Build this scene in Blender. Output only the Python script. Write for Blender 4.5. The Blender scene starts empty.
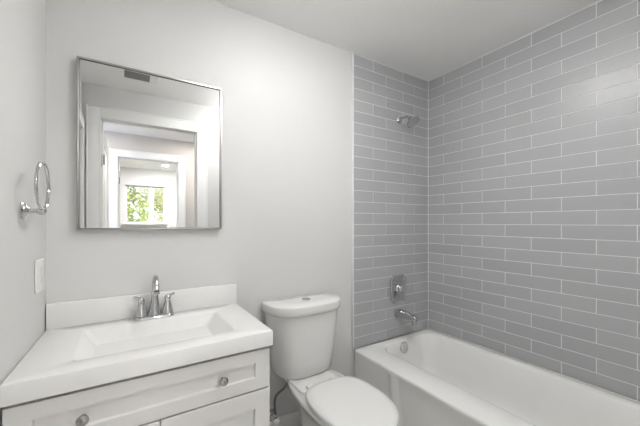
import bpy, bmesh, math, random
from mathutils import Vector, Matrix
random.seed(7)
S = bpy.context.scene
C = S.collection
PI = math.pi

# ---------------------------------------------------------------- camera
cam_data = bpy.data.cameras.new('camera')
cam = bpy.data.objects.new('camera', cam_data)
C.objects.link(cam)
cam.location = (-2.121, -1.678, 1.263)
cam.rotation_euler = (PI/2, 0, -0.56292)
cam_data.sensor_width = 36
cam_data.lens = 304.87/640*36
cam_data.shift_y = 9.5/640
cam_data.clip_start = 0.01
S.camera = cam

# ---------------------------------------------------------------- world, exposure
w = bpy.data.worlds.new('world'); S.world = w
w.use_nodes = True
nt = w.node_tree
bgn = nt.nodes['Background']
sky = nt.nodes.new('ShaderNodeTexSky')
sky.sky_type = 'HOSEK_WILKIE'
sky.turbidity = 6
sky.ground_albedo = 0.5
sky.sun_direction = (0.5, 0.3, 0.8)
nt.links.new(sky.outputs[0], bgn.inputs[0])
bgn.inputs[1].default_value = 19
S.view_settings.view_transform = 'Standard'
S.view_settings.look = 'None'
S.view_settings.exposure = 0.17
S.view_settings.gamma = 1
S.view_settings.use_curve_mapping = False

sd = bpy.data.lights.new('sun', 'SUN'); sd.energy = 30; sd.angle = 0.02; sd.color = (1, .96, .88)
so = bpy.data.objects.new('sun', sd); C.objects.link(so)
so.location = (6, -4, 9)
so.rotation_euler = (math.radians(40), math.radians(30), 0)
LAMP = 28.0        # the bathroom's ceiling light, emission of the diffuser
FILL = 30.0  # second dome, out of view, added as front fill light
HALL_FILL = 105.0       # unseen hall lights, added to send fill light through the doorway
FAR = 1900.0        # the light of the far room

# ---------------------------------------------------------------- materials
def mat(name, col, rough=.5, metal=0, noise=0, nscale=30, bump=0, bscale=200, spec=.5, coat=0, trans=0, emit=0, ecol=None):
    m = bpy.data.materials.new(name); m.use_nodes = True
    n = m.node_tree; b = n.nodes['Principled BSDF']
    b.inputs['Base Color'].default_value = (*col, 1)
    b.inputs['Roughness'].default_value = rough
    b.inputs['Metallic'].default_value = metal
    b.inputs['Specular IOR Level'].default_value = spec
    b.inputs['Coat Weight'].default_value = coat
    b.inputs['Transmission Weight'].default_value = trans
    if emit:
        b.inputs['Emission Color'].default_value = (*(ecol or col), 1)
        b.inputs['Emission Strength'].default_value = emit
    tc = n.nodes.new('ShaderNodeTexCoord')
    if noise:
        t = n.nodes.new('ShaderNodeTexNoise'); t.inputs['Scale'].default_value = nscale
        t.inputs['Detail'].default_value = 4
        r = n.nodes.new('ShaderNodeValToRGB')
        r.color_ramp.elements[0].position = .3; r.color_ramp.elements[1].position = .7
        r.color_ramp.elements[0].color = (*[c*(1-noise) for c in col], 1)
        r.color_ramp.elements[1].color = (*[min(1, c*(1+noise)) for c in col], 1)
        n.links.new(tc.outputs['Object'], t.inputs['Vector'])
        n.links.new(t.outputs['Fac'], r.inputs[0]); n.links.new(r.outputs[0], b.inputs['Base Color'])
    if bump:
        t = n.nodes.new('ShaderNodeTexNoise'); t.inputs['Scale'].default_value = bscale
        t.inputs['Detail'].default_value = 3
        u = n.nodes.new('ShaderNodeBump'); u.inputs['Strength'].default_value = bump
        u.inputs['Distance'].default_value = .002
        n.links.new(tc.outputs['Object'], t.inputs['Vector'])
        n.links.new(t.outputs['Fac'], u.inputs['Height']); n.links.new(u.outputs[0], b.inputs['Normal'])
    return m

WALL = mat('wall_paint', (.68, .678, .672), .5, bump=.12, bscale=260)
CEIL = mat('ceiling_paint', (.90, .895, .885), .8, bump=.12, bscale=200)
HALLP = mat('hall_paint', (.62, .585, .56), .6, bump=.1)
TRIM = mat('trim_paint', (.83, .827, .82), .35)
GROUT = mat('grout', (.82, .82, .81), .85, noise=.04, nscale=120)
CHROME = mat('polished_chrome', (.60, .60, .605), .07, 1)
NICKEL = mat('brushed_nickel', (.40, .395, .385), .25, 1)
MIRROR = mat('silvered_glass', (.90, .905, .90), .0, 1)
FRAME = mat('satin_metal_frame', (.46, .455, .445), .28, 1)
PORC = mat('porcelain', (.79, .785, .77), .12, coat=.3)
SEATM = mat('seat_plastic', (.82, .817, .80), .22)
TUBM = mat('tub_enamel', (.89, .885, .87), .16, coat=.3)
TOPM = mat('cultured_marble', (.81, .807, .795), .17, noise=.01, nscale=6, coat=.2)
CAB = mat('cabinet_paint', (.74, .73, .715), .38)
DARK = mat('gap_shade_and_backing', (.05, .045, .04), .8)  # near-black: shade in the cabinet gaps, also the mirror's hidden backing
HOSE = mat('braided_steel', (.25, .245, .24), .35, 1, bump=.6, bscale=900)
PLAST = mat('white_plastic', (.82, .815, .80), .3)
SLOT = mat('dark_recess', (.08, .08, .08), .7)
LAMPM = mat('lamp_diffuser', (.9, .9, .88), .5, emit=LAMP, ecol=(1, .992, .975))
FILLM = mat('fill_lamp_diffuser', (.9, .9, .88), .5, emit=FILL, ecol=(1, .992, .975))
FILLH = mat('hall_fill_diffuser', (.9, .9, .88), .5, emit=HALL_FILL, ecol=(1, .96, .91))
LAMPF = mat('far_lamp_diffuser', (.9, .9, .88), .5, emit=FAR, ecol=(1, .985, .95))
LEAF = mat('leaves', (.25, .27, .10), .6, noise=.5, nscale=2)
LEAFY = mat('dry_leaves', (.36, .33, .16), .6, noise=.4, nscale=2)
BARK = mat('bark', (.16, .12, .09), .9, noise=.3)
LAWN = mat('lawn', (.25, .27, .10), .9, noise=.3, nscale=3)
STUCCO = mat('stucco', (.75, .72, .66), .85, bump=.2)
ROOFM = mat('roof_shingle', (.25, .22, .2), .85, noise=.2, nscale=8)
VGREY = mat('vent_metal', (.20, .195, .19), .5)

def glass_mat():
    m = bpy.data.materials.new('window_glass'); m.use_nodes = True
    n = m.node_tree; n.nodes.clear()
    o = n.nodes.new('ShaderNodeOutputMaterial'); mx = n.nodes.new('ShaderNodeMixShader')
    t = n.nodes.new('ShaderNodeBsdfTransparent'); g = n.nodes.new('ShaderNodeBsdfGlossy')
    g.inputs['Roughness'].default_value = .02
    f = n.nodes.new('ShaderNodeFresnel'); f.inputs[0].default_value = 1.45
    n.links.new(f.outputs[0], mx.inputs[0]); n.links.new(t.outputs[0], mx.inputs[1]); n.links.new(g.outputs[0], mx.inputs[2])
    n.links.new(mx.outputs[0], o.inputs[0])
    return m
GLASS = glass_mat()

def tile_mat():
    m = bpy.data.materials.new('grey_glazed_tile'); m.use_nodes = True
    n = m.node_tree; b = n.nodes['Principled BSDF']
    g = n.nodes.new('ShaderNodeNewGeometry')
    r = n.nodes.new('ShaderNodeValToRGB')
    r.color_ramp.elements[0].color = (.405, .411, .423, 1)
    r.color_ramp.elements[1].color = (.445, .451, .463, 1)
    n.links.new(g.outputs['Random Per Island'], r.inputs[0]); n.links.new(r.outputs[0], b.inputs['Base Color'])
    b.inputs['Roughness'].default_value = .29
    tc = n.nodes.new('ShaderNodeTexCoord')
    t = n.nodes.new('ShaderNodeTexNoise'); t.inputs['Scale'].default_value = 7; t.inputs['Detail'].default_value = 2
    u = n.nodes.new('ShaderNodeBump'); u.inputs['Strength'].default_value = .25; u.inputs['Distance'].default_value = .004
    n.links.new(tc.outputs['Object'], t.inputs['Vector']); n.links.new(t.outputs['Fac'], u.inputs['Height'])
    n.links.new(u.outputs[0], b.inputs['Normal'])
    return m
TILE = tile_mat()

def floor_mat():
    m = bpy.data.materials.new('floor_tile'); m.use_nodes = True
    n = m.node_tree; b = n.nodes['Principled BSDF']
    tc = n.nodes.new('ShaderNodeTexCoord'); br = n.nodes.new('ShaderNodeTexBrick')
    br.offset = .5
    br.inputs['Scale'].default_value = 1
    br.inputs['Brick Width'].default_value = .61; br.inputs['Row Height'].default_value = .305
    br.inputs['Mortar Size'].default_value = .003
    br.inputs['Color1'].default_value = (.64, .625, .605, 1); br.inputs['Color2'].default_value = (.68, .66, .64, 1)
    br.inputs['Mortar'].default_value = (.33, .32, .31, 1)
    n.links.new(tc.outputs['Object'], br.inputs['Vector']); n.links.new(br.outputs['Color'], b.inputs['Base Color'])
    b.inputs['Roughness'].default_value = .4
    return m
FLOOR = floor_mat()

# ---------------------------------------------------------------- mesh helpers
class MB:
    def __init__(self): self.bm = bmesh.new()
    def box(self, a, b, bev=0, seg=2, mi=0):
        a = Vector(a); b = Vector(b); bm = self.bm
        r = bmesh.ops.create_cube(bm, size=1)
        vs = r['verts']
        for v in vs:
            v.co = Vector([(a[i]+b[i])/2 + v.co[i]*(b[i]-a[i]) for i in range(3)])
        fs = list({f for v in vs for f in v.link_faces})
        for f in fs: f.material_index = mi
        if bev:
            es = list({e for v in vs for e in v.link_edges})
            q = bmesh.ops.bevel(bm, geom=es, offset=bev, segments=seg, affect='EDGES', profile=.5)
            for f in q['faces']: f.material_index = mi
        return self
    def loft(self, loops, cap0=True, cap1=True, mi=0):
        bm = self.bm
        L = [[bm.verts.new(p) for p in lp] for lp in loops]
        n = len(L[0])
        for a, b in zip(L, L[1:]):
            for i in range(n):
                j = (i+1) % n
                bm.faces.new((a[i], a[j], b[j], b[i])).material_index = mi
        if cap0: bm.faces.new(list(reversed(L[0]))).material_index = mi
        if cap1: bm.faces.new(L[-1]).material_index = mi
        return self
    def tube(self, pts, r, n=12, cap=True, mi=0):
        pts = [Vector(p) for p in pts]
        rs = r if isinstance(r, (list, tuple)) else [r]*len(pts)
        loops = []; up = None
        for i, p in enumerate(pts):
            if i == 0: t = pts[1]-p
            elif i == len(pts)-1: t = p-pts[i-1]
            else: t = (pts[i+1]-p).normalized()+(p-pts[i-1]).normalized()
            t.normalize()
            if up is None:
                up = Vector((0, 0, 1)) if abs(t.z) < .9 else Vector((1, 0, 0))
            u = (up - t*up.dot(t)).normalized(); v = t.cross(u); up = u
            loops.append([p + (u*math.cos(2*PI*k/n)+v*math.sin(2*PI*k/n))*rs[i] for k in range(n)])
        return self.loft(loops, cap, cap, mi)
    def lathe(self, prof, origin, axis=(0, 0, 1), n=32, mi=0):
        ax = Vector(axis).normalized(); o = Vector(origin)
        u = ax.orthogonal().normalized(); v = ax.cross(u)
        loops = [[o + ax*h + (u*math.cos(2*PI*k/n)+v*math.sin(2*PI*k/n))*max(r, 1e-5) for k in range(n)] for r, h in prof]
        return self.loft(loops, True, True, mi)
    def ring(self, c, R, r, ax1, ax2, n=48, m=10, mi=0):
        c = Vector(c); a = Vector(ax1).normalized(); b = Vector(ax2).normalized(); nn = a.cross(b)
        bm = self.bm; L = []
        for i in range(n):
            t = 2*PI*i/n; d = a*math.cos(t)+b*math.sin(t)
            L.append([bm.verts.new(c+d*R+(d*math.cos(2*PI*k/m)+nn*math.sin(2*PI*k/m))*r) for k in range(m)])
        for i in range(n):
            A = L[i]; B = L[(i+1) % n]
            for k in range(m): bm.faces.new((A[k], A[(k+1) % m], B[(k+1) % m], B[k]))
        return self
    def build(self, name, m, parent=None, ang=35, label=None):
        bm = self.bm
        bmesh.ops.recalc_face_normals(bm, faces=bm.faces)
        me = bpy.data.meshes.new(name)
        if parent is not None:
            r = parent
            while r.parent: r = r.parent
            bmesh.ops.translate(bm, verts=bm.verts, vec=-r.location)
        bm.to_mesh(me); bm.free()
        for x in (m if isinstance(m, (list, tuple)) else [m]): me.materials.append(x)
        me.polygons.foreach_set('use_smooth', [True]*len(me.polygons))
        me.set_sharp_from_angle(angle=math.radians(ang))
        o = bpy.data.objects.new(name, me); C.objects.link(o)
        if parent is not None: o.parent = parent
        if label: o['label'] = label
        return o

def thing(name, loc, label, cat, group=None):
    o = bpy.data.objects.new(name, None); C.objects.link(o)
    o.empty_display_size = .05
    o.location = loc; o['label'] = label; o['category'] = cat
    if group: o['group'] = group
    return o
def tag(o, label, cat, group=None):
    o['label'] = label; o['category'] = cat
    if group: o['group'] = group
    return o
def struct(o):
    o['kind'] = 'structure'; return o
def rrect(x0, x1, y0, y1, r, n=8):
    """rounded rectangle, counter-clockwise, 4*(n+1) points"""
    pts = []
    for cx, cy, a0 in ((x1-r, y1-r, 0), (x0+r, y1-r, PI/2), (x0+r, y0+r, PI), (x1-r, y0+r, 1.5*PI)):
        for k in range(n+1):
            a = a0 + PI/2*k/n
            pts.append((cx+r*math.cos(a), cy+r*math.sin(a)))
    return pts

SKEW = -.023     # the left wall is a degree out of square
def skew_left(o):
    p = Vector((-2.408, 0, 0))
    o.matrix_basis = Matrix.Translation(p) @ Matrix.Rotation(SKEW, 4, 'Z') @ Matrix.Translation(-p) @ o.matrix_basis
    return o
def skew_bm(m, lim=-2.395):
    for v in m.bm.verts:
        if v.co.x < lim: v.co.x += -SKEW*v.co.y
    return m

# ---------------------------------------------------------------- the room
XL, XR, YB, YF, H = -2.408, 0.0, 0.0, -1.60, 2.445
AW = 0.790                     # width of the tiled alcove
WT = 0.12                      # wall thickness
HY = -3.17                     # hall wall (its hall side)
FY = -6.15                     # far room's window wall

struct(MB().box((-4.2, FY-.15, -.10), (.12, .12, 0)).build('floor', FLOOR))
struct(MB().box((-4.2, FY-.15, H), (.12, .12, H+.12)).build('ceiling', CEIL))
wb = struct(MB().box((XL-.12, 0, 0), (.12, .12, H)).build('wall_back', WALL))
# left wall with a door near the front corner
D2a, D2b, DH = -1.50, -.80, 2.03
m = MB()
m.box((XL-WT, D2b, 0), (XL, 0, H)); m.box((XL-WT, YF, 0), (XL, D2a, H)); m.box((XL-WT, D2a, DH), (XL, D2b, H))
skew_left(struct(m.build('wall_left', WALL)))
# front wall with doorway
OA, OB, OH = -2.322, -1.53, 2.168
m = MB()
m.box((XL-WT, YF-WT, 0), (OA, YF, H)); m.box((OB, YF-WT, 0), (.12, YF, H)); m.box((OA, YF-WT, OH), (OB, YF, H))
struct(m.build('wall_front', WALL))
wr = struct(MB().box((0.006, YF, 0), (.12, 0, H)).build('wall_right', GROUT))

# glazed tiles: one panel per wall, each tile a bevelled slab with a hair of lippage
R = .0794; TL = .3116; Z0 = 2.361
def tile_panel(name, P, u, nrm, u1, offA, offB, parent, ztop=H-.001, zbot=.384):
    u = Vector(u); nrm = Vector(nrm); P = Vector(P); bm = bmesh.new(); g = .0019
    k = -1
    while True:
        zt = min(ztop, Z0-R*k); zb = max(zbot, Z0-R*(k+1))
        if zt <= zbot+.004: break
        if zt-zb < .004: k += 1; continue
        off = (offB, offA)[(k+1) % 2 if name == 'tile_field' else (k) % 2]
        s = off - TL*math.ceil(off/TL)
        while s < u1:
            a, b = max(0, s), min(u1, s+TL)
            if b-a > .006:
                tl = [random.uniform(-.00025, .00025) for _ in range(3)]
                loops = []
                for d, ins in ((0, 0), (.0008, 0), (.0014, .0008)):
                    lp = []
                    for uu, zz, su, sz in ((a, zb, 1, 1), (b, zb, -1, 1), (b, zt, -1, -1), (a, zt, 1, -1)):
                        dd = d + (tl[0]+tl[1]*su+tl[2]*sz*.5 if d > .0005 else 0)
                        q = P + u*(uu+su*(g+ins)) + nrm*dd; q.z = zz+sz*(g+ins)
                        lp.append(bm.verts.new(q))
                    loops.append(lp)
                for A, B in zip(loops, loops[1:]):
                    for i in range(4): bm.faces.new((A[i], A[(i+1) % 4], B[(i+1) % 4], B[i]))
                bm.faces.new(loops[-1])
            s += TL
        k += 1
    M = MB(); M.bm.free(); M.bm = bm
    return M.build(name, TILE, parent, 15)
# right wall: seams measured from the corner, backwards along -Y
def right_off(d): return d
tile_panel('tile_course', (0.006, 0, 0), (0, -1, 0), (-1, 0, 0), 1.598, .151, .307, wr)
# back wall alcove: u from the painted wall to the corner
gb = MB().box((-AW, -.006, .384), (0.006, -.0005, H-.001)).build('grout_bed', GROUT, wb)
tile_panel('tile_field', (-AW, -.006, 0), (1, 0, 0), (0, -1, 0), AW, .3103, .1818, wb)
struct(MB().box((-AW-.012, -.0125, .385), (-AW, -.0005, H-.001), .002).build('trim_1', TRIM))
struct(MB().box((-.016, -1.598, .381), (-.0025, -.012, .388), .003).build('trim_2', PORC))
struct(MB().box((-.0012, -.0088, .384), (.0055, -.0062, H-.001), .0008).build('trim_9', GROUT))
struct(MB().box((-1.605, -.013, 0), (-AW-.0005, -.0005, .10), .003).build('baseboard_back', TRIM))

# ---------------------------------------------------------------- doorway seen in the mirror
def casing(name, a, b, top, y0, y1, w=.095):
    """flat casing with a back band around an opening in an X wall; y0 wall face, y1 outer face"""
    m = MB(); s = 1 if y1 > y0 else -1
    for x0, x1, z0, z1 in ((a-w, a, 0, top+w), (b, b+w, 0, top+w), (a, b, top, top+w)):
        m.box((x0, min(y0, y1), z0), (x1, max(y0, y1), z1), .002)
    e = .012
    y2 = y1+s*.003
    for x0, x1, z0, z1 in ((a-w, a-w+e, 0, top+w), (b+w-e, b+w, 0, top+w), (a-w+e, b+w-e, top+w-e, top+w)):
        m.box((x0, min(y0, y2), z0), (x1, max(y0, y2), z1), .002)
    for x0, x1, z0, z1 in ((a-.003, a+.004, 0, top), (b-.004, b+.003, 0, top), (a+.004, b-.004, top-.004, top+.003)):
        m.box((x0, min(y0, y2), z0), (x1, max(y0, y2), z1), .001)
    return struct(m.build(name, TRIM))
def jamb(name, a, b, top, y0, y1):
    m = MB(); t = .008
    m.box((a, y0, 0), (a+t, y1, top)); m.box((b-t, y0, 0), (b, y1, top)); m.box((a+t, y0, top-t), (b-t, y1, top))
    ym = (y0+y1)/2
    m.box((a+t, ym, 0), (a+t+.011, ym+.03, top-t), .001); m.box((b-t-.011, ym, 0), (b-t, ym+.03, top-t), .001)
    m.box((a+t+.011, ym, top-t-.011), (b-t-.011, ym+.03, top-t), .001)
    return struct(m.build(name, TRIM))
W1 = .095
casing('trim_3', OA, OB, OH, YF+.0005, YF+.012, .095)
casing('trim_4', OA, OB, OH, YF-WT-.0005, YF-WT-.016, .095)
jb = jamb('trim_5', OA+.0005, OB-.0005, OH-.0005, YF-WT, YF)
def hinge(parent, x, y, z, h=.09):
    m = MB()
    m.tube([(x, y, z-h/2), (x, y, z+h/2)], .006, 10)
    m.box((x-.004, y+.004, z-h/2), (x-.001, y+.034, z+h/2))
    for k in (-1, 0, 1):
        m.lathe([(.004, 0), (.003, .0015)], (x-.001, y+.019+.006*(k % 2), z+k*.028), (1, 0, 0), 10)
    return m.build('hinge', NICKEL, parent)
def door(name, x0, x1, y0, y1, top, hy):
    """a leaf swung open, lying along Y"""
    d = struct(MB().box((x0, y0, .01), (x1, y1, top), .002).build(name, TRIM))
    for xf, s in ((x1, 1),):
        m = MB(); w = y1-y0
        for za, zb in ((.2, .95), (1.10, top-.13)):
            for a, b, c, e in ((y0+.11, y1-.11, za, za+.012), (y0+.11, y1-.11, zb-.012, zb), (y0+.11, y0+.122, za, zb), (y1-.122, y1-.11, za, zb)):
                m.box((xf-.001, a, c), (xf+.006, b, e), .002)
        m.build('panel_moulding', TRIM, d)
    for z in (.25, 1.05, 1.83): hinge(d, x1+.0065, hy, z)
    m = MB(); m.lathe([(.027, 0), (.027, .006), (.012, .012), (.011, .035), (.024, .045), (.027, .06), (.02, .07), (.0, .072)], (x1, y0+.06, .96), (1, 0, 0), 20)
    m.build('door_knob', NICKEL, d)
    return d
door('door_1', OA-.022, OA+.014, -2.49, -1.7385, 2.12, -1.735)
for z in (.28, 1.08, 1.80):
    h = hinge(jb, OA+.0145, YF-.042, z, .10)
# closet door on the left wall, with casing
m = MB(); c = .085
for y0, y1, z0, z1 in ((D2a-.08, D2a, 0, DH+c), (D2b, D2b+c, 0, DH+c), (D2a, D2b, DH, DH+c)):
    m.box((XL+.0005, y0, z0), (XL+.018, y1, z1), .002)
for y0, y1, z0, z1 in ((D2b+c-.012, D2b+c, 0, DH+c), (D2a-.08, D2b+c-.012, DH+c-.012, DH+c)):
    m.box((XL+.0005, y0, z0), (XL+.026, y1, z1), .002)
skew_left(struct(m.build('trim_6', TRIM)))
m = MB(); m.box((XL-.05, D2a+.003, .008), (XL-.015, D2b-.003, DH-.003), .002)
d2 = struct(m.build('door_2', TRIM))
m = MB()
for za, zb in ((.2, .95), (1.10, DH-.13)):
    for a, b, c_, e in ((D2a+.11, D2b-.11, za, za+.012), (D2a+.11, D2b-.11, zb-.012, zb), (D2a+.11, D2a+.122, za, zb), (D2b-.122, D2b-.11, za, zb)):
        m.box((XL-.016, a, c_), (XL-.008, b, e), .002)
m.build('panel_moulding', TRIM, d2)
m = MB(); m.lathe([(.027, 0), (.027, .006), (.012, .012), (.011, .035), (.024, .045), (.027, .06), (.02, .07), (0, .072)], (XL-.015, D2b-.07, .96), (1, 0, 0), 20)
m.build('door_knob', NICKEL, d2)
skew_left(d2)
struct(MB().box((XL-.6, D2a-.2, 0), (XL-.56, D2b+.2, H)).build('wall_closet', WALL))

# ---------------------------------------------------------------- hall and far room (only seen in the mirror)
PA, PB, PH = -2.235, -1.50, 2.135
m = MB()
m.box((-4.2, HY-WT, 0), (PA, HY, H)); m.box((PB, HY-WT, 0), (.12, HY, H)); m.box((PA, HY-WT, PH), (PB, HY, H))
struct(m.build('wall_hall', HALLP))
casing('trim_7', PA, PB, PH, HY+.0005, HY+.016, .09)
jamb('trim_8', PA+.0005, PB-.0005, PH-.0005, HY-WT, HY)
door('door_3', PA-.022, PA+.014, -3.99, HY-WT-.0185, 2.11, HY-WT-.015)
struct(MB().box((-4.2, FY-.15, 0), (-4.08, YF-WT, H)).build('wall_west', WALL))
struct(MB().box((0, FY-.15, 0), (.12, YF-WT, H)).build('wall_east', WALL))
VX0, VX1, VZ0, VZ1 = -2.16, -1.40, 1.25, 2.075
m = MB()
m.box((-4.08, FY-.15, 0), (VX0, FY, H)); m.box((VX1, FY-.15, 0), (0, FY, H))
m.box((VX0, FY-.15, VZ1), (VX1, FY, H)); m.box((VX0, FY-.15, 0), (VX1, FY, VZ0))
struct(m.build('wall_window', WALL))
m = MB(); f = .03
for a, b, c_, e in ((VX0, VX0+f, VZ0, VZ1), (VX1-f, VX1, VZ0, VZ1), (VX0+f, VX1-f, VZ0, VZ0+f), (VX0+f, VX1-f, VZ1-f, VZ1)):
    m.box((a, FY-.11, c_), (b, FY-.07, e), .003)
wn = struct(m.build('window_1', TRIM))
MB().box((VX0+f, FY-.092, VZ0+f), (VX1-f, FY-.088, VZ1-f)).build('window_pane', GLASS, wn)
MB().box((VX0-.05, FY-.06, VZ0-.03), (VX1+.05, FY+.05, VZ0-.0005), .004).build('window_sill', TRIM, wn)

def disc_light(name, x, y, r, material, label):
    t = thing(name, (x, y, H), label, 'ceiling light')
    m = MB(); m.lathe([(r+.02, -.0005), (r+.02, -.010), (r+.012, -.016), (r, -.016), (r, -.010), (r, -.0005)], (x, y, H), (0, 0, 1), 40)
    m.build('trim_ring', PLAST, t)
    m = MB(); m.lathe([(r-.001, -.011), (r-.001, -.017), (r*.6, -.020), (.001, -.021)], (x, y, H), (0, 0, 1), 40)
    m.build('diffuser', material, t)
    return t
def dome_light(name, x, y, r, material, label):
    t = thing(name, (x, y, H), label, 'ceiling light')
    m = MB(); m.lathe([(r*.80, -.0005), (r*.80, -.020), (r*.74, -.024), (.001, -.024)], (x, y, H), (0, 0, 1), 40)
    m.build('canopy', NICKEL, t)
    m = MB(); m.lathe([(r*.78, -.0245), (r*.95, -.027), (r, -.036), (r*.96, -.052), (r*.82, -.066), (r*.55, -.077), (r*.25, -.082), (.001, -.083)], (x, y, H), (0, 0, 1), 40)
    m.build('diffuser', material, t)
    return t
dome_light('ceiling_light', -1.38, -.78, .165, LAMPM, 'round domed ceiling light above the middle of the bathroom')
dome_light('ceiling_light', -1.12, -1.34, .15, FILLM, 'added, unseen round domed fill light near the front of the bathroom beside the tub')  # added only to brighten the front and tub side
disc_light('ceiling_light', -2.75, -2.65, .11, FILLH, 'added, unseen round flush fill light at the left end of the hall behind the camera')
disc_light('ceiling_light', -1.25, -2.65, .11, FILLH, 'added, unseen round flush fill light at the right end of the hall behind the camera')
disc_light('ceiling_light', -1.46, -5.33, .055, LAMPF, 'round ceiling light near the window in the far room, seen in the mirror')

# exhaust vent in the ceiling
vx, vy = -2.055, -1.215
t = thing('exhaust_vent', (vx, vy, H), 'slatted rectangular exhaust vent grille in the ceiling, seen at the top of the mirror', 'vent')
MB().box((vx-.088, vy-.07, H-.006), (vx+.088, vy+.07, H-.0005), .002).build('backing', SLOT, t)
m = MB()
for a, b, c_, e in ((-.095, .145, -.08, -.07), (-.095, .145, .07, .08), (-.095, -.088, -.07, .07), (.088, .145, -.07, .07)):
    m.box((vx+a, vy+c_, H-.012), (vx+b, vy+e, H-.0005), .002)
m.build('frame', PLAST, t)
for k in range(5):
    y = vy-.056+k*.028
    m = MB(); m.loft([[(vx+sx*.087, y-.008, H-.012), (vx+sx*.087, y-.005, H-.012), (vx+sx*.087, y+.009, H-.007), (vx+sx*.087, y+.006, H-.007)] for sx in (-1, 1)])
    m.build('slat', VGREY, t)

# ---------------------------------------------------------------- outdoors, beyond the far window
struct(MB().box((-40, -60, -.4), (40, FY-.16, -.15)).build('ground', LAWN))
def tree(x, y, hz, r, n, leafm, label, seed):
    rnd = random.Random(seed)
    t = thing('tree', (x, y, -.15), label, 'tree', 'trees outside the far window')
    m = MB()
    m.tube([(x, y, -.15), (x+.05, y, hz*.35), (x-.05, y+.05, hz*.7), (x+.1, y, hz)], [.14, .11, .08, .03], 10)
    for k in range(5):
        a = k*1.3+rnd.random(); z = hz*(.45+.08*k)
        m.tube([(x, y, z), (x+math.cos(a)*r*.4, y+math.sin(a)*r*.4, z+.3), (x+math.cos(a)*r*.75, y+math.sin(a)*r*.75, z+.45)], [.05, .035, .012], 8)
    m.build('trunk', BARK, t)
    m = MB(); bm = m.bm
    for k in range(n):
        v = Vector((rnd.gauss(0, 1), rnd.gauss(0, 1), rnd.gauss(0, 1))).normalized()*(rnd.random()**.45)
        lob = 1+.25*math.sin(5*v.x+seed)*math.cos(4*v.z)
        c = Vector((x, y, hz*.82)) + Vector((v.x*r*lob, v.y*r*lob, v.z*r*.9*lob))
        if c.z < .4: continue
        a = Vector((rnd.uniform(-1, 1), rnd.uniform(-1, 1), rnd.uniform(-1, 1))).normalized()
        b = a.orthogonal().normalized(); s = rnd.uniform(.06, .13)
        q = [c+a*s, c+b*s*.45, c-a*s, c-b*s*.45]
        bm.faces.new([bm.verts.new(p) for p in q])
    m.build('crown', leafm, t, 180)
tree(-2.75, -10.5, 2.1, 1.25, 1700, LEAF, 'bushy green tree at the left of the far window, seen in the mirror', 3)
tree(-.2, -15.5, 2.9, 1.7, 1500, LEAFY, 'yellowish tree further off at the right of the far window, seen in the mirror', 8)
tag(MB().box((-1.60, -8.3, -.148), (-1.50, -8.2, 3.0), .004).build('porch_post', TRIM), 'white porch post standing outside the far window, seen in the mirror', 'post')
MB_h = thing('house', (3, -26, -.15), 'pale neighbouring house across the lawn, seen through the far window in the mirror', 'house')
MB().box((-3, -30, -.149), (12, -26, 2.6)).build('wall', STUCCO, MB_h)
m = MB(); m.loft([[(-3.5, -25.6, 2.6), (12.5, -25.6, 2.6), (12.5, -30.4, 2.6), (-3.5, -30.4, 2.6)], [(-1.5, -27.8, 4.2), (10.5, -27.8, 4.2), (10.5, -28.2, 4.2), (-1.5, -28.2, 4.2)]])
m.build('roof', ROOFM, MB_h)

# ---------------------------------------------------------------- mirror
mx0, mx1, mz0, mz1, md = -2.305, -1.698, 1.229, 1.974, .030
t = thing('wall_mirror', ((mx0+mx1)/2, -.0005, mz0), 'rectangular wall mirror in a thin silver metal frame hanging above the sink', 'mirror')
m = MB(); f = .0075
y0, y1 = -md, -.0005
for a, b, c_, e in ((mx0, mx0+f, mz0, mz1), (mx1-f, mx1, mz0, mz1), (mx0+f, mx1-f, mz0, mz0+f), (mx0+f, mx1-f, mz1-f, mz1)):
    m.box((a, y0, c_), (b, y1, e), .0015)
m.build('frame', FRAME, t)
m = MB(); g = .002
for a, b, c_, e in ((mx0+f, mx0+f+g, mz0+f, mz1-f), (mx1-f-g, mx1-f, mz0+f, mz1-f), (mx0+f+g, mx1-f-g, mz0+f, mz0+f+g), (mx0+f+g, mx1-f-g, mz1-f-g, mz1-f)):
    m.box((a, -.0265, c_), (b, -.0235, e))
m.build('inner_edge_strip', mat('dark_edge_strip', (.10, .10, .10), .5), t)  # dark strip along the inner edge of the frame
MB().box((mx0+f, -.023, mz0+f), (mx1-f, -.017, mz1-f)).build('glass', MIRROR, t)
MB().box((mx0+f, -.0165, mz0+f), (mx1-f, -.001, mz1-f)).build('backing', DARK, t)

# ---------------------------------------------------------------- towel ring on the left wall
ry, rz, rx = -.311, 1.302, -2.355
t = thing('towel_ring', (XL+.0005, ry, rz), 'chrome towel ring turned upward on the left wall beside the mirror', 'towel ring')
m = MB(); m.lathe([(.030, 0), (.030, .004), (.026, .008), (.022, .009), (.019, .014), (.012, .018), (.010, .020)], (XL+.0005, ry, rz), (1, 0, 0), 32)
m.build('wall_flange', CHROME, t)
m = MB(); m.lathe([(.010, .019), (.0075, .026), (.0075, .036), (.012, .041), (.0145, .050), (.012, .058), (.004, .062), (.0, .0625)], (XL+.0005, ry, rz), (1, 0, 0), 24)
m.build('post', CHROME, t)
m = MB(); m.ring((rx, ry-.002, rz+.084), .078, .0052, (0, 1, 0), (0, 0, 1), 56, 10)
m.build('ring', CHROME, t)

skew_left(t)
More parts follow.
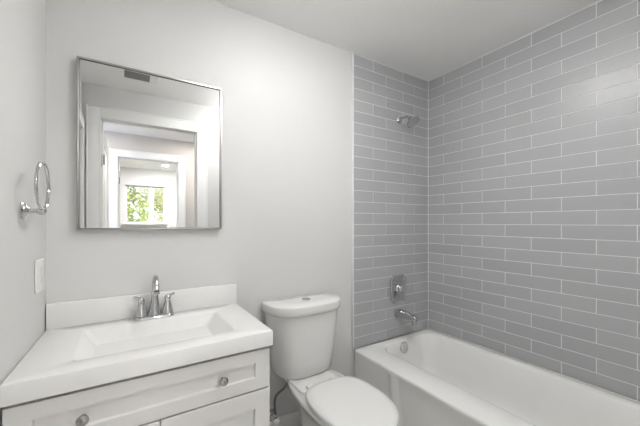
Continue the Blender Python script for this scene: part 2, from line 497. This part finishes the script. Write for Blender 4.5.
# wall plate
t = thing('outlet_plate', (XL+.0005, -.112, 1.06), 'white plastic outlet cover plate on the left wall above the vanity', 'outlet')
MB().box((XL+.0005, -.166, .998), (XL+.0075, -.058, 1.123), .003, 3).build('cover', PLAST, t)
for y in (-.136, -.088):
    MB().box((XL+.0076, y-.016, 1.028), (XL+.0095, y+.016, 1.095), .001).build('receptacle', PLAST, t)
for y in (-.136, -.088):
    for z in (1.014, 1.107):
        m = MB(); m.lathe([(.003, 0), (.0025, .0012)], (XL+.0076, y, z), (1, 0, 0), 10); m.build('screw', PLAST, t)
skew_left(t)

# ---------------------------------------------------------------- vanity
VX, VXR, VF, VT = XL+.003, -1.615, -.518, .821
cx0, cx1, cy, cz1 = VX+.004, -1.626, -.487, .760
t = thing('vanity_cabinet', ((cx0+cx1)/2, cy/2, 0), 'light grey shaker vanity cabinet with one wide drawer over two doors', 'cabinet')
m = MB()
m.box((cx0, cy, .09), (cx0+.016, -.004, cz1)); m.box((cx1-.016, cy, .09), (cx1, -.004, cz1), .001)
m.box((cx0+.016, cy, .09), (cx1-.016, -.004, .106)); m.box((cx0+.016, -.012, .106), (cx1-.016, -.004, cz1))
m.box((cx0, cy+.06, 0), (cx1, -.004, .09))
skew_bm(m).build('carcass', CAB, t)
MB().box((cx0+.016, cy+.0005, .107), (cx1-.016, cy+.01, cz1-.001)).build('gap_shade_sheet', DARK, t)  # dark sheet that paints the shade in the drawer and door gaps
def shaker(name, x0, x1, z0, z1, w, v, parent):
    m = MB(); yb, yf, yp = cy-.0005, cy-.019, cy-.009
    # outer frame with a bevelled inner edge and a recessed panel, one piece
    def lp(x0, x1, z0, z1, y): return [(x0, y, z0), (x1, y, z0), (x1, y, z1), (x0, y, z1)]
    b = .0015; s = .004
    m.loft([lp(x0, x1, z0, z1, yb), lp(x0, x1, z0, z1, yf+b), lp(x0+b, x1-b, z0+b, z1-b, yf),
            lp(x0+w, x1-w, z0+v, z1-v, yf), lp(x0+w+s, x1-w-s, z0+v+s, z1-v-s, yp), ], True, False)
    f = m.build(name, CAB, parent, 20)
    m = MB(); m.box((x0+w+s-.001, yp-.0002, z0+v+s-.001), (x1-w-s+.001, yp+.004, z1-v-s+.001)); m.build('recessed_panel', CAB, f)
    return f
def knob(parent, x, z):
    m = MB(); m.lathe([(.0075, 0), (.006, .004), (.0055, .013), (.010, .017), (.0155, .020), (.0165, .024), (.015, .028), (.009, .030), (.0, .0305)], (x, cy-.0192, z), (0, -1, 0), 28)
    m.build('knob', NICKEL, parent)
dr = shaker('drawer', cx0-.011, cx1, .591, .7475, .060, .048, t)
knob(dr, -1.818, .671); knob(dr, -2.235, .671)
xm = -2.026
da = shaker('door', cx0-.011, xm-.0015, .105, .585, .062, .070, t); knob(da, xm-.031, .46)
db = shaker('door', xm+.0015, cx1, .105, .585, .062, .070, t); knob(db, xm+.031, .46)

# top with integral rectangular basin
t = thing('countertop', ((VX+VXR)/2, VF/2, .761), 'glossy white vanity top with integral rectangular sink and backsplash', 'countertop')
m = MB(); n = 6
def L(x0, x1, y0, y1, r, z): return [(x, y, z) for x, y in rrect(x0, x1, y0, y1, r, n)]
m.loft([
    L(VX, VXR, VF, -.002, .006, .761), L(VX, VXR, VF, -.002, .006, VT-.006), L(VX+.002, VXR-.002, VF+.002, -.002, .006, VT-.0018),
    L(VX+.006, VXR-.006, VF+.006, -.004, .006, VT),
    L(-2.276, -1.742, -.438, -.100, .022, VT), L(-2.271, -1.747, -.433, -.105, .020, VT-.002),
    L(-2.266, -1.753, -.428, -.110, .018, VT-.007), L(-2.205, -1.830, -.400, -.145, .025, VT-.095),
    L(-2.190, -1.850, -.385, -.165, .03, VT-.105), L(-2.10, -1.92, -.31, -.22, .03, VT-.111)], True, True)
skew_bm(m).build('basin_top', TOPM, t, 40)
MB().box((VX, -.022, VT-.001), (VXR, -.0015, .928), .004).build('backsplash', TOPM, t)
m = MB(); m.lathe([(.022, 0), (.022, .003), (.015, .005), (.014, .002), (.0, .002)], (-2.01, -.265, VT-.1108), (0, 0, 1), 28)
m.build('drain', CHROME, t)

# ---------------------------------------------------------------- faucet
fx, fy, fz = -2.014, -.064, VT
t = thing('sink_faucet', (fx, fy, fz), 'chrome two-handle faucet with tall spout at the back of the sink', 'faucet')
m = MB()
m.loft([[(fx+x, fy+y, fz+z) for x, y in rrect(-.082+i, .082-i, -.027+i, .027-i, .026-i, 8)] for z, i in ((.0005, 0), (.010, .0), (.014, .004), (.015, .010))])
m.build('base_plate', CHROME, t, 50)
m = MB()
m.lathe([(.028, .015), (.0265, .022), (.0215, .05), (.0165, .085), (.0145, .105), (.0155, .110), (.0155, .116), (.0135, .120)], (fx, fy, fz), (0, 0, 1), 28)
pts = []; rs = []
for k in range(9):
    a = math.radians(-5+k*17.5)
    pts.append((fx, fy-.052+.052*math.cos(a), fz+.142+.052*math.sin(a)*1.0)); rs.append(.0125-.0002*k)
pts.insert(0, (fx, fy, fz+.119)); rs.insert(0, .0125)
pts.append((fx, fy-.106, fz+.142)); rs.append(.0112)
m.tube(pts, rs, 16)
m.lathe([(.0125, .0), (.0125, -.012), (.009, -.013), (.0, -.013)], (fx, fy-.107, fz+.141), (0, .12, 1), 20)
m.build('spout', CHROME, t, 45)
for s in (-1, 1):
    hx = fx+s*.054
    m = MB()
    m.lathe([(.026, .015), (.0250, .022), (.0195, .045), (.0150, .066), (.0130, .076), (.0142, .080), (.0142, .088), (.011, .096), (.004, .101), (.0, .1015)], (hx, fy, fz), (0, 0, 1), 24)
    m.tube([(hx, fy-.002, fz+.090), (hx+s*.010, fy-.006, fz+.097), (hx+s*.022, fy-.012, fz+.104), (hx+s*.028, fy-.014, fz+.107)], [.0078, .0066, .0056, .005], 12)
    m.build('handle', CHROME, t, 45)
m = MB(); m.tube([(fx, fy+.019, fz+.012), (fx, fy+.021, fz+.075)], .0022, 8); m.lathe([(.004, 0), (.0055, .004), (.004, .010), (0, .011)], (fx, fy+.021, fz+.074), (0, 0, 1), 14)
m.build('lift_rod', CHROME, t)

# ---------------------------------------------------------------- toilet
TX = -1.234
t = thing('toilet', (TX, -.35, 0), 'white two-piece toilet with lid closed between vanity and bathtub', 'toilet')
def egg(hw, yb, yf, z, n=48, eb=3.2, ef=2.0, split=.42):
    """outline with a squarish back (towards the wall) and an elliptical front"""
    ym = yb+(yf-yb)*split; pts = []
    for k in range(n):
        a = 2*PI*k/n; c, s = math.cos(a), math.sin(a)
        e = eb if s >= 0 else ef
        x = hw*math.copysign(abs(c)**(2/e), c)
        y = (yb-ym)*abs(s)**(2/e) if s >= 0 else -(ym-yf)*abs(s)**(2/e)
        pts.append((TX+x, ym+y, z))
    return pts
m = MB()
m.loft([egg(.105, -.135, -.60, .0), egg(.108, -.133, -.605, .012), egg(.098, -.14, -.595, .06), egg(.092, -.145, -.59, .14), egg(.100, -.138, -.615, .22),
        egg(.122, -.12, -.665, .285, split=.5), egg(.155, -.095, -.732, .335, split=.55), egg(.172, -.075, -.762, .362, split=.58), egg(.174, -.070, -.768, .374, split=.58),
        egg(.170, -.074, -.764, .379, split=.58)], True, True)
bmesh.ops.translate(m.bm, verts=m.bm.verts, vec=(.008, 0, 0))
m.build('bowl', PORC, t, 50)
m = MB()   # the deck the tank is bolted to
m.loft([[(TX+x, y, z) for x, y in rrect(-hw, hw, -.33, -.035, .05, 8)] for hw, z in ((.085, .27), (.11, .33), (.128, .372), (.13, .387), (.125, .392))])
m.build('tank_deck', PORC, t, 50)
SX = .015
def dee(hw, yb, yf, z, n=56):
    """tank outline: straight back, bowed front with rounded corners"""
    pts = []
    for k in range(n):
        a = 2*PI*k/n; c, s = math.cos(a), math.sin(a)
        e = 8 if s >= 0 else 2.9
        ym = yb-(yb-yf)*.10
        pts.append((TX+hw*math.copysign(abs(c)**(2/e), c), ym+((yb-ym) if s >= 0 else (ym-yf))*math.copysign(abs(s)**(2/e), s), z))
    return pts
m = MB()
m.loft([dee(.150, -.045, -.17, .3925), dee(.172, -.030, -.196, .396), dee(.178, -.026, -.203, .405), dee(.188, -.022, -.211, .48), dee(.212, -.020, -.226, .66),
        dee(.221, -.018, -.231, .752)], True, True)
m.build('tank', PORC, t, 50)
m = MB()
m.loft([dee(.229, -.012, -.237, .7525), dee(.235, -.010, -.244, .757), dee(.237, -.010, -.246, .772), dee(.237, -.010, -.246, .800), dee(.235, -.012, -.244, .805), dee(.229, -.017, -.238, .808),
        dee(.12, -.07, -.17, .8095)], True, True)
lid = m.build('tank_lid', PORC, t, 50)
m = MB(); m.lathe([(.026, .0), (.026, .004), (.022, .006), (.0, .0062)], (TX+.005, -.112, .8092), (0, 0, 1), 32)
m.build('flush_button', CHROME, lid)
m = MB(); q = dict(eb=3.2, split=.49)
m.loft([egg(.170, -.312, -.765, .3805, **q), egg(.176, -.308, -.772, .385, **q), egg(.176, -.308, -.772, .392, **q), egg(.172, -.312, -.768, .3945, **q)])
bmesh.ops.translate(m.bm, verts=m.bm.verts, vec=(SX, 0, 0))
m.build('seat', SEATM, t, 50)
m = MB()
m.loft([egg(.176, -.310, -.770, .3965, **q), egg(.182, -.303, -.777, .401, **q), egg(.182, -.303, -.777, .409, **q), egg(.176, -.310, -.770, .416, **q), egg(.15, -.335, -.74, .4195, **q), egg(.06, -.44, -.61, .4205, **q)])
bmesh.ops.translate(m.bm, verts=m.bm.verts, vec=(SX, 0, 0))
m.build('seat_lid', SEATM, t, 50)
for s in (-1, 1):
    m = MB(); m.box((TX+s*.075-.022, -.309, .3925), (TX+s*.075+.022, -.282, .409), .006, 3)
    m.build('hinge', SEATM, t)
for s in (-1, 1):
    m = MB(); m.lathe([(.013, 0), (.013, .008), (.009, .016), (.0, .018)], (TX+s*.112, -.34, .0), (0, 0, 1), 18)
    m.build('bolt_cap', PORC, t)

# water supply: stop valve on the wall and a braided hose up to the tank
sx, sz = -1.405, .135
t = thing('water_supply', (sx, -.0135, sz), 'chrome stop valve with braided hose below the left of the toilet tank', 'valve')
m = MB()
m.lathe([(.030, 0), (.028, .004), (.012, .010), (.008, .012), (.008, .05), (.013, .052), (.013, .075), (.006, .078)], (sx, -.0005, sz), (0, -1, 0), 24)
m.tube([(sx, -.062, sz), (sx, -.062, sz+.032)], [.008, .009], 12)
m.build('stop_valve', CHROME, t)
m = MB(); m.loft([[(sx+r*math.cos(2*PI*k/24)*1.0, y, sz+r*.62*math.sin(2*PI*k/24)) for k in range(24)] for r, y in ((.008, -.0785), (.019, -.080), (.022, -.086), (.019, -.093), (.006, -.095))])
m.build('valve_handle', PLAST, t)
def bez(P, n=24):
    out = []
    P = [Vector(p) for p in P]
    for i in range(n+1):
        u = i/n; Q = P[:]
        while len(Q) > 1: Q = [a.lerp(b, u) for a, b in zip(Q, Q[1:])]
        out.append(Q[0])
    return out
m = MB(); m.tube(bez([(sx, -.062, sz+.032), (sx-.01, -.062, sz+.16), (sx-.012, -.07, sz+.14), (sx+.055, -.10, sz+.18), (-1.352, -.11, .33), (-1.352, -.11, .372)]), .007, 10)
m.build('braided_hose', HOSE, t)
m = MB(); m.lathe([(.016, 0), (.016, .018), (.010, .020)], (-1.352, -.11, .3715), (0, 0, 1), 12); m.build('coupling_nut', PLAST, t)

# ---------------------------------------------------------------- bathtub
TZ = .379
X0, X1, Y0, Y1 = -.785, -.0135, -1.594, -.0135
t = thing('bathtub', ((X0+X1)/2, (Y0+Y1)/2, 0), 'white alcove bathtub between the grey tiled walls', 'bathtub')
def TLp(x0, x1, y0, y1, r, z): return [(x, y, z) for x, y in rrect(x0, x1, y0, y1, r, 12)]
m = MB()
m.loft([
    TLp(X0+.012, X1, Y0, Y1, .004, TZ-.030), TLp(X0+.001, X1, Y0, Y1, .004, TZ-.026), TLp(X0, X1, Y0, Y1, .004, TZ-.010), TLp(X0+.003, X1, Y0, Y1, .004, TZ-.003), TLp(X0+.010, X1-.001, Y0+.001, Y1-.001, .004, TZ),
    TLp(-.622, -.052, -1.535, -.050, .125, TZ), TLp(-.614, -.058, -1.527, -.058, .122, TZ-.003), TLp(-.606, -.064, -1.518, -.066, .118, TZ-.012),
    TLp(-.590, -.080, -1.43, -.085, .112, TZ-.11), TLp(-.575, -.098, -1.32, -.105, .108, TZ-.22), TLp(-.560, -.115, -1.27, -.122, .10, TZ-.265),
    TLp(-.535, -.140, -1.23, -.148, .09, TZ-.293), TLp(-.49, -.185, -1.18, -.20, .07, TZ-.305), TLp(-.42, -.26, -1.1, -.27, .05, TZ-.308)], False, True)
m.build('tub_shell', TUBM, t, 50)
# apron: end pier flush with the rim, a rounded step, then the recessed front panel
m = MB(); prof = []
ys = []
for k in range(9): ys.append((-.0135-.32*k/8, X0+.003))
for k in range(1, 13):
    u = k/12; ys.append((-.3335-.075*u, X0+.003 - .012*math.sin(PI*min(1, u*1.0))*1.0 + .012*(u*u*(3-2*u))))
for k in range(1, 13): ys.append((-.4085-(Y0*-1-.4085)*k/12, X0+.015))
zs = (0.0, .01, .05, .12, .20, .28, .335, .352)
bm = m.bm; grid = []
for z in zs:
    row = []
    for y, x in ys:
        yy = y - (.035*(1-z/.352) if -.42 < y < -.32 else 0)
        row.append(bm.verts.new((x, yy, z)))
    grid.append(row)
back = [[bm.verts.new((X0+.06, y, z)) for y, x in ys] for z in (zs[0], zs[-1])]
for a, b in zip(grid, grid[1:]):
    for i in range(len(ys)-1): bm.faces.new((a[i], a[i+1], b[i+1], b[i]))
for i in range(len(ys)-1):
    bm.faces.new((grid[-1][i], grid[-1][i+1], back[1][i+1], back[1][i]))
    bm.faces.new((back[1][i], back[1][i+1], back[0][i+1], back[0][i]))
    bm.faces.new((back[0][i], back[0][i+1], grid[0][i+1], grid[0][i]))
m.build('apron', TUBM, t, 60)
ov = MB(); ov.lathe([(.041, 0), (.041, .004), (.036, .008), (.012, .009), (.010, .012), (.0, .0125)], (-.366, -.0775, .324), (0, -1, .18), 32)
o = ov.build('overflow_plate', CHROME, t)
m = MB(); m.lathe([(.034, 0), (.032, .004), (.022, .006), (.020, .012), (.0, .014)], (-.365, -.33, TZ-.3075), (0, 0, 1), 28); m.build('drain', CHROME, t)

# ---------------------------------------------------------------- shower fittings
FX = -.358; FYs = -.0112
t = thing('shower_fixture', (-.346, FYs, 2.06), 'round chrome shower head on a short arm high on the tiled wall', 'shower head')
m = MB(); m.lathe([(.031, 0), (.030, .004), (.022, .010), (.012, .013)], (-.346, FYs, 2.058), (0, -1, 0), 32); m.build('wall_flange', CHROME, t)
hd = Vector((-.346, -.135, 2.028))
m = MB(); m.tube(bez([(-.346, FYs-.010, 2.058), (-.346, -.07, 2.062), (-.346, -.10, 2.06), (-.346, -.117, 2.040)], 14), .0095, 14); m.build('arm', CHROME, t)
ax = Vector((.12, -.60, -.80)).normalized()
m = MB(); m.lathe([(.011, -.030), (.016, -.024), (.016, -.012), (.022, -.004), (.040, .008), (.049, .014), (.051, .020), (.050, .027)], Vector((-.346, -.117, 2.040))+ax*.022, ax, 36)
h = m.build('head', CHROME, t, 40)
m = MB(); m.lathe([(.047, .0268), (.045, .030), (.0, .031)], Vector((-.346, -.117, 2.040))+ax*.022, ax, 36); m.build('spray_face', mat('grey_rubber', (.34, .34, .34), .45), h)

t = thing('shower_valve', (FX, FYs, .752), 'chrome shower valve trim with squared plate and lever below the shower head', 'shower valve')
def octo(w, h, c): return [(-w+c, -h), (w-c, -h), (w, -h+c), (w, h-c), (w-c, h), (-w+c, h), (-w, h-c), (-w, -h+c)]
m = MB(); m.loft([[(FX+x, FYs-d, .752+z) for x, z in octo(.086-i, .104-i, .030-i*.5)] for d, i in ((0, 0), (.006, 0), (.010, .006), (.010, .014), (.007, .018))])
m.build('escutcheon', CHROME, t, 20)
m = MB()
m.lathe([(.034, .007), (.032, .014), (.027, .020), (.025, .046), (.022, .052), (.0, .054)], (FX, FYs, .757), (0, -1, 0), 32)
m.loft([[(FX+x, y, z) for x, y, z in ((-w, yb, zz), (w, yb, zz), (w, yf, zz), (-w, yf, zz))] for zz, w, yb, yf in ((.762, .012, -.048, -.066), (.732, .012, -.050, -.068), (.685, .009, -.058, -.072), (.672, .008, -.061, -.072))])
m.build('lever_handle', CHROME, t, 35)
t = thing('tub_spout', (FX-.005, FYs, .565), 'chrome tub spout on the tiled wall over the end of the bathtub', 'spout')
sxp = FX-.005
m = MB()
def sec(y, hw, zt, zb): return [(sxp+x, y, z) for x, z in [(px, (zt+zb)/2+pz) for px, pz in rrect(-hw, hw, -(zt-zb)/2, (zt-zb)/2, min(hw, (zt-zb)/2)*.6, 5)]]
m.loft([sec(FYs, .034, .606, .538), sec(FYs-.006, .034, .606, .538), sec(FYs-.010, .029, .602, .543), sec(-.06, .028, .599, .545), sec(-.15, .025, .590, .546), sec(-.190, .023, .583, .547), sec(-.198, .018, .576, .552)])
m.build('spout_body', CHROME, t, 40)
m = MB(); m.lathe([(.021, 0), (.020, -.026), (.015, -.027), (.015, -.010), (.0, -.010)], (sxp, -.172, .5478), (0, 0, 1), 24); m.build('outlet_nozzle', CHROME, t, 40)
